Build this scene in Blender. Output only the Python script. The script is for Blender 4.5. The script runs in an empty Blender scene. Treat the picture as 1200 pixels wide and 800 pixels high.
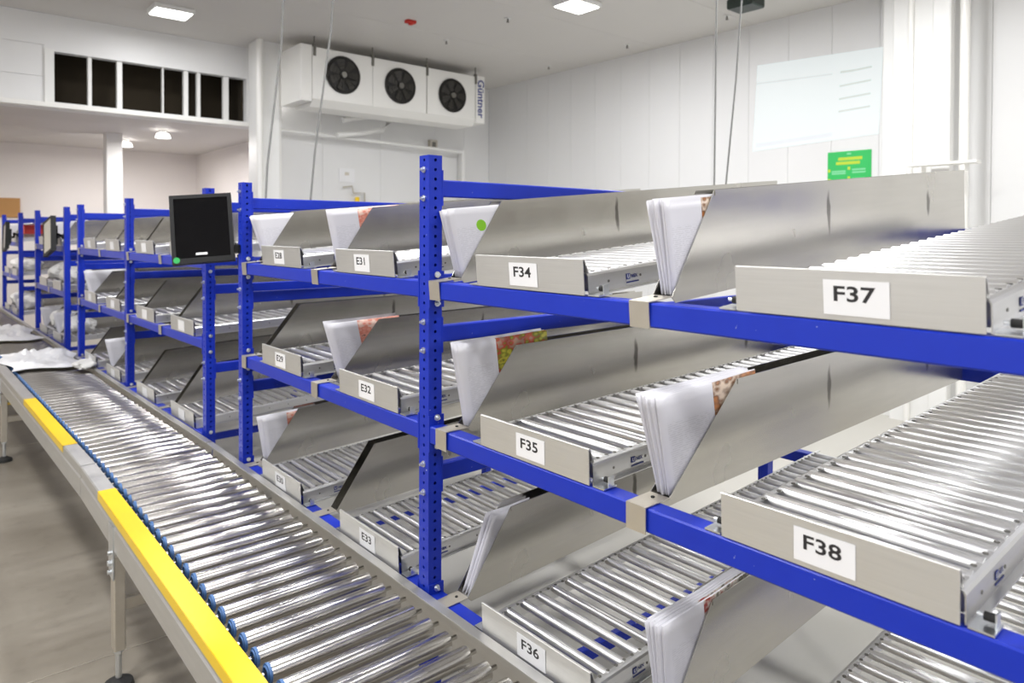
import bpy, math, random
from mathutils import Vector, Matrix, Euler
random.seed(7)
S = bpy.context.scene
COL = S.collection
# ------------------------------------------------------------------ camera
cam = bpy.data.cameras.new('camera')
cam.sensor_fit = 'HORIZONTAL'; cam.sensor_width = 36.0
cam.lens = 821.76 / 1200 * 36
cam.shift_y = -(400 - 284.48) / 1200
cam.clip_start = 0.02
CAMZ = 1.735 - 0.1893
yaw, pitch, roll = 0.70667, -0.0147, 0.00325
fw = Vector((math.sin(yaw) * math.cos(pitch), math.cos(yaw) * math.cos(pitch), math.sin(pitch)))
rt = Vector((math.cos(yaw), -math.sin(yaw), 0)); up = rt.cross(fw)
r2 = rt * math.cos(roll) + up * math.sin(roll); u2 = up * math.cos(roll) - rt * math.sin(roll)
cam_o = bpy.data.objects.new('camera', cam); COL.objects.link(cam_o)
mw = Matrix((r2, u2, -fw)).transposed().to_4x4(); mw.translation = Vector((-1.0206, -1.5284, CAMZ))
cam_o.matrix_world = mw
cam.dof.use_dof = True; cam.dof.focus_distance = 1.75; cam.dof.aperture_fstop = 4.5
S.camera = cam_o
# ------------------------------------------------------------------ world, exposure
w = bpy.data.worlds.new('world'); S.world = w; w.use_nodes = True
w.node_tree.nodes['Background'].inputs[0].default_value = (0.9, 0.92, 1, 1)
w.node_tree.nodes['Background'].inputs[1].default_value = 0.3
S.view_settings.view_transform = 'Standard'; S.view_settings.look = 'None'
S.view_settings.gamma = 1.0; S.view_settings.use_curve_mapping = False
S.view_settings.exposure = -0.38
S.cycles.use_denoising = True
S.cycles.max_bounces = 8; S.cycles.diffuse_bounces = 6; S.cycles.glossy_bounces = 4
S.cycles.caustics_reflective = False; S.cycles.caustics_refractive = False
S.cycles.sample_clamp_indirect = 8
LAMP_W = 62.0

# ------------------------------------------------------------------ materials
def lin(c):
    return tuple((x / 12.92 if x <= 0.04045 else ((x + 0.055) / 1.055) ** 2.4) for x in c)
def rgb(r, g, b): return lin((r / 255, g / 255, b / 255)) + (1,)
class N:
    def __init__(s, name):
        s.m = bpy.data.materials.new(name); s.m.use_nodes = True
        s.t = s.m.node_tree; s.b = s.t.nodes['Principled BSDF']
    def n(s, typ, **kw):
        x = s.t.nodes.new(typ)
        for k, v in kw.items():
            if k.startswith('_'): setattr(x, k[1:], v)
            else:
                key = int(k[1:]) if k[0] == 'i' and k[1:].isdigit() else k
                x.inputs[key].default_value = v
        return x
    def l(s, a, b): s.t.links.new(a, b)
    def math(s, op, a, b=0.0, c=None):
        x = s.t.nodes.new('ShaderNodeMath'); x.operation = op
        for i, v in enumerate((a, b, c)):
            if v is None: continue
            if isinstance(v, (int, float)): x.inputs[i].default_value = v
            else: s.l(v, x.inputs[i])
        return x.outputs[0]
    def mix(s, f, a, b):
        x = s.t.nodes.new('ShaderNodeMix'); x.data_type = 'RGBA'
        for i, v in ((0, f), (6, a), (7, b)):
            if isinstance(v, (int, float)): x.inputs[i].default_value = v
            elif isinstance(v, tuple): x.inputs[i].default_value = v
            else: s.l(v, x.inputs[i])
        return x.outputs[2]
    def coord(s, kind='Object', scale=(1, 1, 1)):
        tc = s.t.nodes.new('ShaderNodeTexCoord'); mp = s.t.nodes.new('ShaderNodeMapping')
        mp.inputs['Scale'].default_value = scale; s.l(tc.outputs[kind], mp.inputs[0]); return mp.outputs[0]
    def noise(s, co, scale, detail=3, rough=.55):
        x = s.n('ShaderNodeTexNoise', Scale=scale, Detail=detail, Roughness=rough); s.l(co, x.inputs['Vector']); return x.outputs[0]
    def ramp(s, f, lo, hi):
        x = s.t.nodes.new('ShaderNodeMapRange'); x.clamp = True
        x.inputs[1].default_value = lo; x.inputs[2].default_value = hi
        s.l(f, x.inputs[0]); return x.outputs[0]
    def bump(s, h, strength=.2, dist=.002):
        x = s.n('ShaderNodeBump', Strength=strength, Distance=dist); s.l(h, x.inputs['Height']); s.l(x.outputs[0], s.b.inputs['Normal'])
    def set(s, color=None, metal=0, rough=.5, spec=.5):
        if color is not None:
            if isinstance(color, tuple): s.b.inputs['Base Color'].default_value = color
            else: s.l(color, s.b.inputs['Base Color'])
        s.b.inputs['Metallic'].default_value = metal
        if isinstance(rough, (int, float)): s.b.inputs['Roughness'].default_value = rough
        else: s.l(rough, s.b.inputs['Roughness'])
        s.b.inputs['Specular IOR Level'].default_value = spec
        return s.m
M = {}
def simple(key, c, metal=0, rough=.5, spec=.5):
    q = N(key); M[key] = q.set(c, metal, rough, spec)
def blue():
    q = N('blue_paint'); co = q.coord()
    n = q.noise(co, 55, 4); chip = q.ramp(n, .72, .75)
    n2 = q.noise(co, 9, 3)
    base = q.mix(n2, rgb(20, 44, 168), rgb(26, 54, 184))
    c = q.mix(chip, base, rgb(205, 210, 215))
    M['blue'] = q.set(c, 0, .36, .35)
blue()
def sheet(key, c1, c2, metal, rough, scale, stain=0.0):
    q = N(key); co = q.coord('Object', scale); n = q.noise(co, 6, 4)
    c = q.mix(n, c1, c2)
    if stain:
        co3 = q.coord('Object'); sp = q.t.nodes.new('ShaderNodeSeparateXYZ'); q.l(co3, sp.inputs[0])
        oi = q.t.nodes.new('ShaderNodeObjectInfo'); rn = oi.outputs['Random']
        nz = q.math('SUBTRACT', q.noise(co3, 22, 2), .5)
        tot = None
        for x0, z0, wx, wz in ((.71, .115, .010, .055), (1.36, .10, .013, .04)):
            dx = q.math('ADD', q.math('SUBTRACT', sp.outputs[0], q.math('MULTIPLY_ADD', rn, .06, x0 - .03)), q.math('MULTIPLY', nz, .02))
            dz = q.math('SUBTRACT', sp.outputs[2], q.math('MULTIPLY_ADD', rn, -.03, z0 + .015))
            d = q.math('ADD', q.math('POWER', q.math('DIVIDE', dx, wx), 2.0), q.math('POWER', q.math('DIVIDE', dz, wz), 2.0))
            st = q.math('SUBTRACT', 1.0, q.ramp(d, .3, 1.2))
            tot = st if tot is None else q.math('MAXIMUM', tot, st)
        c = q.mix(q.math('MULTIPLY', tot, stain), c, rgb(58, 54, 48))
    if key in ('conveyor_steel', 'roller_alu'): r = rough
    else:
        rr = q.ramp(q.noise(q.coord('Object', (2, 2, 2)), 3, 3), 0, 1)
        r = q.math('MULTIPLY_ADD', rr, .18, rough - .09)
    M[key] = q.set(c, metal, r)
sheet('holder_steel', rgb(190, 187, 180), rgb(204, 201, 194), 1, .24, (1, 1, 14), .75)
sheet('stop_steel', rgb(206, 205, 202), rgb(222, 221, 218), .75, .42, (4, 1.5, 40))
sheet('rail_alu', rgb(205, 205, 205), rgb(225, 225, 225), .9, .34, (1, 1, 20))
sheet('roller_alu', rgb(226, 226, 226), rgb(234, 234, 234), .95, .30, (6, 1, 6))
sheet('conveyor_steel', rgb(204, 201, 196), rgb(216, 213, 208), 1, .22, (1, 6, 6))
sheet('conveyor_rail', rgb(198, 197, 194), rgb(214, 213, 210), .85, .42, (8, 1, 8))
sheet('bracket_steel', rgb(195, 188, 176), rgb(210, 204, 192), .8, .4, (6, 6, 6))
sheet('zinc', rgb(215, 220, 225), rgb(235, 238, 240), 1, .3, (20, 20, 20))
simple('cap_blue', rgb(78, 116, 168), 0, .45)
simple('black_plastic', rgb(17, 17, 18), 0, .45, .3)
simple('screen_black', rgb(10, 10, 13), 0, .05, .25)
simple('white_plastic', rgb(236, 236, 234), 0, .4)
simple('cream_plastic', rgb(226, 221, 208), 0, .45)
simple('label_white', rgb(238, 238, 240), 0, .35)
simple('ink', rgb(38, 36, 38), 0, .6)
simple('logo_blue', rgb(48, 62, 135), 0, .5)
simple('yellow_tape', rgb(234, 194, 0), 0, .3)
simple('white_paint', rgb(236, 236, 234), 0, .45)
simple('white_enamel', rgb(240, 239, 235), 0, .35)
simple('dark_fan', rgb(30, 28, 24), 0, .5)
simple('fan_blade', rgb(58, 55, 50), 0, .5)
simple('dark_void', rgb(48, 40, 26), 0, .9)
simple('grey_metal', rgb(120, 118, 112), .6, .4)
simple('cable_grey', rgb(120, 120, 118), 0, .5)
simple('cable_black', rgb(25, 25, 26), 0, .5)
simple('rubber', rgb(28, 27, 26), 0, .7)
simple('red', rgb(196, 44, 32), 0, .5)
simple('orange', rgb(220, 130, 70), 0, .5)
simple('green', rgb(30, 170, 80), 0, .5)
simple('poster_green', rgb(48, 190, 96), 0, .5)
simple('poster_yellow', rgb(190, 215, 60), 0, .5)
simple('poster_mint', rgb(130, 215, 160), 0, .5)
simple('wood_board', rgb(186, 140, 86), 0, .7)
simple('film_white', rgb(238, 238, 240), 0, .28)
simple('bag_white', rgb(228, 227, 224), 0, .4)
simple('yellow', rgb(245, 205, 20), 0, .5)
simple('projector_dark', rgb(38, 52, 46), 0, .4)
simple('chain_blue', rgb(62, 80, 104), 0, .5)
def wallm(key, c, axis_scale):
    q = N(key); n = q.noise(q.coord('Object', axis_scale), 2.2, 3)
    M[key] = q.set(q.mix(n, tuple(x * .955 for x in c[:3]) + (1,), c), 0, .55 if key != 'wall_white' else .4, .3)
wallm('wall_white', rgb(235, 235, 235), (1, 1, .35))
wallm('ext_white', rgb(240, 235, 232), (1, 1, .35))
wallm('ceiling_white', rgb(218, 215, 211), (1, .4, 1))
def floor_mat():
    q = N('concrete_floor'); co = q.coord('Object', (1, 1, 1))
    a = q.noise(q.coord('Object', (.5, 1.6, 1)), 1.3, 5); b = q.noise(co, 14, 4)
    c = q.mix(q.ramp(a, .25, .75), rgb(120, 112, 100), rgb(152, 145, 133))
    c = q.mix(q.math('MULTIPLY', q.ramp(b, .55, .8), .35), c, rgb(100, 92, 82))
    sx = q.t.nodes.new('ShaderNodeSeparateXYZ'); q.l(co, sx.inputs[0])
    painted_light = q.ramp(q.math('ADD', sx.outputs[0], q.math('MULTIPLY', a, .5)), .25, .75)
    c = q.mix(q.math('MULTIPLY', painted_light, .8), c, rgb(196, 194, 186))  # brighter light on the rack side is painted into the floor colour
    q.bump(b, .08, .002)
    M['floor'] = q.set(c, 0, q.math('MULTIPLY_ADD', a, .3, .22), .5)
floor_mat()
def emis(key, c, s):
    q = N(key); q.b.inputs['Base Color'].default_value = (0.8, .8, .8, 1)
    q.b.inputs['Emission Color'].default_value = c; q.b.inputs['Emission Strength'].default_value = s; M[key] = q.m
emis('lamp', (1, .98, .95, 1), 9)
emis('lamp_warm', (1, .96, .92, 1), 6)
def paper(key, palette=None, pu=.6, pv=0.0, disc=None, plain=(216, 215, 221)):
    q = N(key); tc = q.t.nodes.new('ShaderNodeTexCoord'); sp = q.t.nodes.new('ShaderNodeSeparateXYZ'); q.l(tc.outputs['UV'], sp.inputs[0])
    u, v = sp.outputs[0], sp.outputs[1]
    ln = q.math('LESS_THAN', q.math('FRACT', q.math('MULTIPLY', v, 46)), .42)
    nz = q.n('ShaderNodeTexNoise', Scale=1.0, Detail=1); mp = q.n('ShaderNodeMapping', Scale=(26, 46, 1)); q.l(tc.outputs['UV'], mp.inputs[0]); q.l(mp.outputs[0], nz.inputs['Vector'])
    wd = q.math('GREATER_THAN', nz.outputs[0], .45)
    reg = q.math('MULTIPLY', q.math('GREATER_THAN', u, .07), q.math('MULTIPLY', q.math('LESS_THAN', u, min(pu - .05, .5)), q.math('MULTIPLY', q.math('LESS_THAN', v, .72), q.math('GREATER_THAN', v, .1))))
    txt = q.math('MULTIPLY', q.math('MULTIPLY', ln, wd), q.math('MULTIPLY', reg, .2))
    c = q.mix(txt, rgb(*plain), rgb(120, 120, 126))
    if palette:
        vo = q.n('ShaderNodeTexVoronoi', Scale=16); q.l(tc.outputs['UV'], vo.inputs['Vector'])
        nn = q.n('ShaderNodeTexNoise', Scale=5, Detail=4); q.l(tc.outputs['UV'], nn.inputs['Vector'])
        cr = q.t.nodes.new('ShaderNodeValToRGB'); e = cr.color_ramp.elements
        while len(e) < len(palette): e.new(.5)
        for i, p in enumerate(palette):
            e[i].position = .25 + .5 * i / (len(palette) - 1); e[i].color = rgb(*p)
        q.l(q.math('MULTIPLY_ADD', vo.outputs['Distance'], .35, q.math('MULTIPLY', nn.outputs[0], .85)), cr.inputs[0])
        pm = q.math('MULTIPLY', q.math('GREATER_THAN', u, pu), q.math('GREATER_THAN', v, pv))
        c = q.mix(pm, c, cr.outputs[0])
    if disc:
        du, dv, dr, dc = disc
        d = q.math('SQRT', q.math('ADD', q.math('POWER', q.math('MULTIPLY', q.math('SUBTRACT', u, du), 1.25), 2.0), q.math('POWER', q.math('SUBTRACT', v, dv), 2.0)))
        c = q.mix(q.math('LESS_THAN', d, dr), c, rgb(*dc))
    M[key] = q.set(c, 0, .38)
paper('paper_plain')
paper('paper_green', [(60, 80, 24), (150, 140, 30), (186, 176, 60), (110, 120, 30), (170, 50, 36), (150, 120, 100)], .40, .12)
paper('paper_brown', [(60, 40, 30), (190, 120, 60), (120, 80, 50), (220, 200, 180)], .52, .0)
paper('paper_pink', [(90, 50, 40), (226, 160, 140), (205, 120, 100), (230, 200, 185)], .40, .05)
paper('paper_net', [(40, 34, 28), (210, 205, 190), (70, 60, 45), (200, 195, 185), (140, 40, 30)], .42, .0)
paper('paper_disc', None, .9, 0, (.42, .72, .085, (128, 190, 40)))
paper('paper_olive', None, .9, 0, (.50, .78, .07, (120, 110, 40)))

# ------------------------------------------------------------------ mesh helpers
class MB:
    def __init__(s): s.v = []; s.f = []; s.m = []; s.s = []
    def add(s, vs, fs, mat=0, smooth=False):
        o = len(s.v); s.v += [tuple(p) for p in vs]
        for f in fs: s.f.append([i + o for i in f]); s.m.append(mat); s.s.append(smooth)
        return s
    def box(s, x0, x1, y0, y1, z0, z1, mat=0):
        return s.add([(x0, y0, z0), (x1, y0, z0), (x1, y1, z0), (x0, y1, z0), (x0, y0, z1), (x1, y0, z1), (x1, y1, z1), (x0, y1, z1)],
                     [(0, 3, 2, 1), (4, 5, 6, 7), (0, 1, 5, 4), (1, 2, 6, 5), (2, 3, 7, 6), (3, 0, 4, 7)], mat)
    def prism(s, prof, axis, a, b, mat=0, smooth=False):
        n = len(prof)
        def P(p, t): return (t, p[0], p[1]) if axis == 'x' else ((p[0], t, p[1]) if axis == 'y' else (p[0], p[1], t))
        vs = [P(p, a) for p in prof] + [P(p, b) for p in prof]
        s.add(vs, [(i, (i + 1) % n, n + (i + 1) % n, n + i) for i in range(n)], mat, smooth)
        return s.add(vs, [tuple(range(n))[::-1], tuple(range(n, 2 * n))], mat)
    def cbox(s, x0, x1, y0, y1, z0, z1, c, axis, mat=0):
        a0, a1, b0, b1, t0, t1 = (y0, y1, z0, z1, x0, x1) if axis == 'x' else ((x0, x1, z0, z1, y0, y1) if axis == 'y' else (x0, x1, y0, y1, z0, z1))
        prof = [(a0 + c, b0), (a1 - c, b0), (a1, b0 + c), (a1, b1 - c), (a1 - c, b1), (a0 + c, b1), (a0, b1 - c), (a0, b0 + c)]
        return s.prism(prof, axis, t0, t1, mat)
    def cyl(s, p0, p1, r, n=12, mat=0, r1=None, caps=True, smooth=True):
        p0 = Vector(p0); p1 = Vector(p1); d = (p1 - p0).normalized()
        a = d.orthogonal().normalized(); b = d.cross(a); r1 = r if r1 is None else r1
        vs = [p0 + (a * math.cos(2 * math.pi * i / n) + b * math.sin(2 * math.pi * i / n)) * r for i in range(n)]
        vs += [p1 + (a * math.cos(2 * math.pi * i / n) + b * math.sin(2 * math.pi * i / n)) * r1 for i in range(n)]
        s.add(vs, [(i, (i + 1) % n, n + (i + 1) % n, n + i) for i in range(n)], mat, smooth)
        if caps: s.add(vs, [tuple(range(n))[::-1], tuple(range(n, 2 * n))], mat)
        return s
    def path(s, pts, r, n=6, mat=0):
        pts = [Vector(p) for p in pts]; rings = []
        for i, p in enumerate(pts):
            d = (pts[min(i + 1, len(pts) - 1)] - pts[max(i - 1, 0)]).normalized()
            ref = Vector((0, 0, 1)) if abs(d.z) < .9 else Vector((1, 0, 0))
            a = d.cross(ref).normalized(); b = d.cross(a)
            rings.append([p + (a * math.cos(2 * math.pi * k / n) + b * math.sin(2 * math.pi * k / n)) * r for k in range(n)])
        vs = [q for rg in rings for q in rg]; fs = []
        for i in range(len(rings) - 1):
            for k in range(n): fs.append((i * n + k, i * n + (k + 1) % n, (i + 1) * n + (k + 1) % n, (i + 1) * n + k))
        s.add(vs, fs, mat, True)
        return s.add(vs, [tuple(range(n)), tuple(range((len(rings) - 1) * n, len(rings) * n))], mat)
    def ring(s, c, axis_n, R, r, n=24, k=6, mat=0):
        c = Vector(c); d = Vector(axis_n).normalized(); a = d.orthogonal().normalized(); b = d.cross(a); vs = []
        for i in range(n):
            t = 2 * math.pi * i / n; e = a * math.cos(t) + b * math.sin(t)
            for j in range(k):
                q = 2 * math.pi * j / k; vs.append(c + e * (R + r * math.cos(q)) + d * r * math.sin(q))
        fs = [(i * k + j, ((i + 1) % n) * k + j, ((i + 1) % n) * k + (j + 1) % k, i * k + (j + 1) % k) for i in range(n) for j in range(k)]
        return s.add(vs, fs, mat, True)
    def mesh(s, name, mats):
        me = bpy.data.meshes.new(name); me.from_pydata(s.v, [], s.f)
        for m in mats: me.materials.append(M[m])
        me.polygons.foreach_set('material_index', s.m); me.polygons.foreach_set('use_smooth', s.s)
        me.update(); return me
    def build(s, name, mats, parent=None, loc=(0, 0, 0), rot=(0, 0, 0)):
        if isinstance(mats, str): mats = [mats]
        return obj(name, s.mesh(name, mats), parent, loc, rot)
def obj(name, me, parent=None, loc=(0, 0, 0), rot=(0, 0, 0)):
    o = bpy.data.objects.new(name, me); COL.objects.link(o); o.location = loc; o.rotation_euler = rot
    if parent is not None: o.parent = parent
    return o
def tag(o, label, cat, group=None, kind=None):
    if label: o['label'] = label
    if cat: o['category'] = cat
    if group: o['group'] = group
    if kind: o['kind'] = kind
    return o
def thing(name, label, cat, loc=(0, 0, 0), rot=(0, 0, 0), group=None):
    return tag(obj(name, None, None, loc, rot), label, cat, group)
def struct(o): o['kind'] = 'structure'; return o
def text_geo(s, size, offset=0.0):
    cu = bpy.data.curves.new('t', 'FONT'); cu.body = s; cu.size = size; cu.offset = offset; cu.resolution_u = 3
    cu.align_x = 'CENTER'; cu.align_y = 'CENTER'
    o = bpy.data.objects.new('t', cu); COL.objects.link(o); bpy.context.view_layer.update()
    me = bpy.data.meshes.new_from_object(o.evaluated_get(bpy.context.evaluated_depsgraph_get()))
    vs = [tuple(v.co) for v in me.vertices]; fs = [tuple(p.vertices) for p in me.polygons]
    bpy.data.objects.remove(o); bpy.data.curves.remove(cu); bpy.data.meshes.remove(me)
    return vs, fs
def put_text(mb, s, size, o, ax, ay, mat, offset=0.0, rotate=0.0):
    vs, fs = text_geo(s, size, offset); o = Vector(o); ax = Vector(ax); ay = Vector(ay)
    c, q = math.cos(rotate), math.sin(rotate)
    mb.add([o + ax * (x * c - y * q) + ay * (x * q + y * c) for x, y, z in vs], fs, mat)

# ------------------------------------------------------------------ room
XW, YB, ZC, ZL, YE, XE = 5.617, 6.795, 3.705, 2.822, 10.87, 2.6
XL, YN = -5.0, -4.5
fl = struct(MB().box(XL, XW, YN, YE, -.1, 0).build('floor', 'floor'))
wr = struct(MB().box(XW + .012, XW + .1, YN, YB, 0, ZC).build('wall_right', 'grey_metal'))
edges = [YN, -2.4, -1.3, -.85, -.43, .0, .255, .83, 1.575, 1.993, 2.413, 2.85, 3.27, 3.7, 4.12, 4.55, 4.98, 5.4, 5.83, 6.26, YB]
edges = [YN + i * (YB - YN) / 26 for i in range(27)]
for a, b in zip(edges, edges[1:]):
    MB().cbox(XW, XW + .015, a + .0015, b - .0015, 0, ZC, .001, 'z').build('wall_panel', 'wall_white', wr)
wb = struct(MB().box(2.35, XW, YB + .012, YB + .1, 0, ZC).build('wall_back', 'grey_metal'))
for a, b in zip([2.35, 2.927, 3.76, 4.642, 5.15], [2.927, 3.76, 4.642, 5.15, XW]):
    MB().cbox(a + .0015, b - .0015, YB, YB + .015, 0, ZC, .001, 'z').build('wall_panel', 'wall_white', wb)
bh = struct(MB().box(XL, -.02, YB + .012, YB + .1, ZL - .06, ZC).box(-.02, 2.35, YB + .0, YB + .1, 3.34, ZC).box(1.97, 2.35, YB, YB + .1, ZL - .06, 3.34)
            .box(-.02, 1.97, YB, YB + .1, ZL - .06, ZL + .015).build('wall_bulkhead', 'wall_white'))
for i in range(3):
    z0 = ZL - .06 + i * (ZC - ZL + .06) / 3; z1 = z0 + (ZC - ZL + .06) / 3
    MB().cbox(XL, -.02, YB, YB + .015, z0 + .002, z1 - .002, .001, 'x').build('wall_panel', 'wall_white', bh)
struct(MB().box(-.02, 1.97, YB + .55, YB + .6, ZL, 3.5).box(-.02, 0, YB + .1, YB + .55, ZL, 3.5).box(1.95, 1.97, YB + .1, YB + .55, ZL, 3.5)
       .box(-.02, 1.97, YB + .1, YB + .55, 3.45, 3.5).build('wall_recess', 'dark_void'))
for i, x in enumerate((.376, .65, 1.074, 1.311, 1.447, 1.748)):
    wd = (.018, .026, .008, .024, .018, .03)[i]
    MB().cbox(x - wd, x + wd, YB + .03, YB + .09, ZL + .015, 3.34, .004, 'z').build('mullion', 'white_paint', bh)
MB().box(-.02, .06, YB - .02, YB + .02, ZL + .0, 3.36).build('jamb', 'white_paint', bh)
MB().cbox(XL, 2.35, YB - .09, YB - .02, ZL - .055, ZL - .005, .006, 'x').build('edge_rail', 'white_enamel', bh)
struct(MB().box(XL - .1, XL, YN, YE, 0, ZC).build('wall_left', 'wall_white'))
struct(MB().box(XL, XW, YN - .1, YN, 0, ZC).build('wall_front', 'wall_white'))
ce = struct(MB().box(XL, XW, YN, YB, ZC + .012, ZC + .1).build('ceiling', 'grey_metal'))
ys = [YN, -2.5, -1.3, -.1, 1.15, 2.38, 3.6, 4.85, 6.05, YB]
for a, b in zip(ys, ys[1:]):
    MB().cbox(XL, XW, a + .002, b - .002, ZC, ZC + .015, .0015, 'x').build('ceiling_panel', 'ceiling_white', ce)
cl = struct(MB().box(XL, XE, YB + .6, YE, ZL + .012, ZL + .1).box(XL, XE, YB + .1, YB + .6, ZL, ZL + .01).build('ceiling_extension', 'ceiling_white'))
for i in range(4):
    a = YB + .1 + i * (YE - YB - .1) / 4; b = a + (YE - YB - .1) / 4
    MB().cbox(XL, XE, a + .002, b - .002, ZL - .002, ZL + .012, .0015, 'x').build('ceiling_panel', 'ceiling_white', cl)
struct(MB().box(XL, XE, YE, YE + .1, 0, ZL).build('wall_extension_back', 'ext_white'))
struct(MB().box(XE, XE + .1, YB + .1, YE + .1, 0, ZL).build('wall_extension_side', 'ext_white'))
# floor joints (saw cuts)
for x in (-2.2, -.95):
    MB().box(x - .003, x + .003, YN, YE, .0, .0012).build('floor_joint', 'bracket_steel', fl)
for y in (1.35, 4.6):
    MB().box(XL, XW, y - .003, y + .003, .0, .0012).build('floor_joint', 'bracket_steel', fl)
# columns
c = struct(MB().build('column_hall', []))
bpy.data.objects.remove(c)
c = struct(MB().cbox(1.93, 2.2, 6.36, 6.62, 0, ZC, .012, 'z').build('column_hall', 'white_paint'))
MB().cyl((1.95, 6.33, 0), (1.95, 6.33, ZC), .038, 16).build('downpipe', 'white_enamel', c)
MB().cyl((2.2, 6.40, 0), (2.2, 6.40, ZC), .03, 16).build('downpipe', 'white_enamel', c)
struct(MB().cbox(.88, 1.07, 8.77, 8.97, 0, ZL - .002, .01, 'z').build('column_extension', 'white_paint'))
c = struct(MB().cbox(5.2, XW - .002, .57, .88, 0, ZC, .01, 'z').build('column_right', 'white_paint'))
MB().cbox(5.28, XW - .002, .88, .99, 0, ZC, .008, 'z').build('column_fin', 'white_paint', c)
MB().cbox(5.17, 5.28, .44, .57, 0, ZC, .008, 'z').build('column_fin', 'white_paint', c)
MB().cyl((5.24, .36, 0), (5.24, .36, ZC), .035, 18).build('downpipe', 'white_enamel', c)
MB().cyl((5.177, .73, 0), (5.177, .73, ZC), .022, 12).build('downpipe', 'white_enamel', c)

# ------------------------------------------------------------------ lamps
def ceiling_lamp(x, y, z, sx, sy, label, watts, group=None):
    t = thing('ceiling_light', label, 'light', (x, y, z), group=group)
    MB().cbox(-sx / 2, sx / 2, -sy / 2, sy / 2, -.045, 0, .008, 'x').build('housing', 'white_plastic', t)
    MB().box(-sx / 2 + .02, sx / 2 - .02, -sy / 2 + .02, sy / 2 - .02, -.052, -.045).build('diffuser', 'lamp', t)
    L = bpy.data.lights.new('lamp_light', 'AREA'); L.shape = 'RECTANGLE'; L.size = sx; L.size_y = sy; L.energy = watts; L.color = (.985, .99, 1)
    o = bpy.data.objects.new('lamp_light', L); COL.objects.link(o); o.parent = t; o.location = (0, 0, -.058)
ceiling_lamp(.9, 5.84, ZC, .36, .30, 'square white ceiling light above the dark slatted wall opening', LAMP_W * .35)
ceiling_lamp(3.72, 3.1, ZC, .36, .30, 'white ceiling light in front of the long panelled wall', LAMP_W)
for x in (-3.6, -1.4, .9, 3.72):
    for y in (3.04, .5, -2.4):
        if (x, y) == (3.72, 3.04): continue
        ceiling_lamp(x, y, ZC, .36, .30, 'white ceiling light panel over the conveyor aisle and racks', LAMP_W, 'ceiling lights over the aisle')
def globe(x, y, z, label, e=14):
    t = thing('bulkhead_light', label, 'light', (x, y, z))
    MB().cyl((0, 0, -.05), (0, 0, 0), .05, 16).build('housing', 'white_plastic', t)
    MB().cyl((0, 0, -.10), (0, 0, -.05), .09, 20, 0, .07).build('diffuser', 'lamp_warm', t)
    L = bpy.data.lights.new('lamp_light', 'AREA'); L.shape = 'DISK'; L.size = .18; L.energy = e; L.color = (1, .96, .93)
    o = bpy.data.objects.new('lamp_light', L); COL.objects.link(o); o.parent = t; o.location = (0, 0, -.106)
globe(1.225, 9.36, ZL, 'round white ceiling light beside the slim far column', 40)
globe(1.374, 8.04, ZL, 'round white ceiling light between slim column and wall opening', 40)
globe(-1.5, 8.6, ZL, 'round white ceiling light added out of view to brighten the extension', 60)  # unseen extra lamp, added to lift the extension walls
t = thing('wall_light', 'glowing white lamp beside the left end of the cooling unit', 'light', (2.36, 6.72, 3.14))
MB().cbox(-.06, .06, 0, .07, .0, .1, .01, 'x').build('housing', 'white_plastic', t)
MB().cyl((0, -.03, -.03), (0, -.03, .10), .06, 14).build('diffuser', 'lamp_warm', t)

# ------------------------------------------------------------------ rack parts
TOPZ = 1.735
LV = {3: 1.418, 2: 1.040, 1: 0.595}
SL = {3: .088, 2: .032, 1: .042}
SH = {3: .088, 2: .015, 1: .045}
UX, UY = .041, .045
BH = .045
def upright_mesh(holes=True):
    mb = MB(); zt = TOPZ + .0125
    def face(F, wdt):
        if not holes:
            mb.add([F(0, 0, 0), F(wdt, 0, 0), F(wdt, zt, 0), F(0, zt, 0)], [(0, 1, 2, 3)]); return
        r = .0046
        for k in range(69):
            zc = TOPZ - .025 * k; z0, z1 = zc - .0125, zc + .0125; h = wdt / 2
            rect = [(wdt, zc), (wdt, z1), (h, z1), (0, z1), (0, zc), (0, z0), (h, z0), (wdt, z0)]
            oc = [(h + r * math.cos(math.pi * i / 4), zc + r * math.sin(math.pi * i / 4)) for i in range(8)]
            vs = [F(a, b, 0) for a, b in rect] + [F(a, b, 0) for a, b in oc] + [F(a, b, .003) for a, b in oc]
            fs = [(i, (i + 1) % 8, 8 + (i + 1) % 8, 8 + i) for i in range(8)] + [(8 + i, 8 + (i + 1) % 8, 16 + (i + 1) % 8, 16 + i) for i in range(8)]
            mb.add(vs, fs)
        zb = TOPZ - .025 * 68 - .0125
        mb.add([F(0, 0, 0), F(wdt, 0, 0), F(wdt, zb, 0), F(0, zb, 0)], [(0, 1, 2, 3)])
    face(lambda a, z, d: (a, d, z), UX)
    face(lambda a, z, d: (d, a, z), UY)
    zt2 = zt if not holes else TOPZ + .0125
    mb.add([(UX, 0, 0), (UX, UY, 0), (UX, UY, zt2), (UX, 0, zt2)], [(0, 1, 2, 3)])
    mb.add([(0, UY, 0), (UX, UY, 0), (UX, UY, zt2), (0, UY, zt2)], [(0, 1, 2, 3)])
    mb.add([(0, 0, zt2), (UX, 0, zt2), (UX, UY, zt2), (0, UY, zt2)], [(0, 1, 2, 3)])
    return mb.mesh('upright', ['blue'])
UP = upright_mesh(); UPR = upright_mesh(False)
def bolt_mesh(ax):
    a = Vector(ax)
    return MB().cyl((0, 0, 0), a * .003, .0085, 12).cyl(a * .003, a * .0085, .0058, 6, smooth=False).cyl(a * .0085, a * .013, .0035, 8).mesh('bolt', ['zinc'])
BOLT_Y, BOLT_X = bolt_mesh((0, -1, 0)), bolt_mesh((-1, 0, 0))
FOOT = MB().box(-.02, .065, -.02, .075, 0, .006).mesh('foot_plate', ['blue'])
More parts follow.
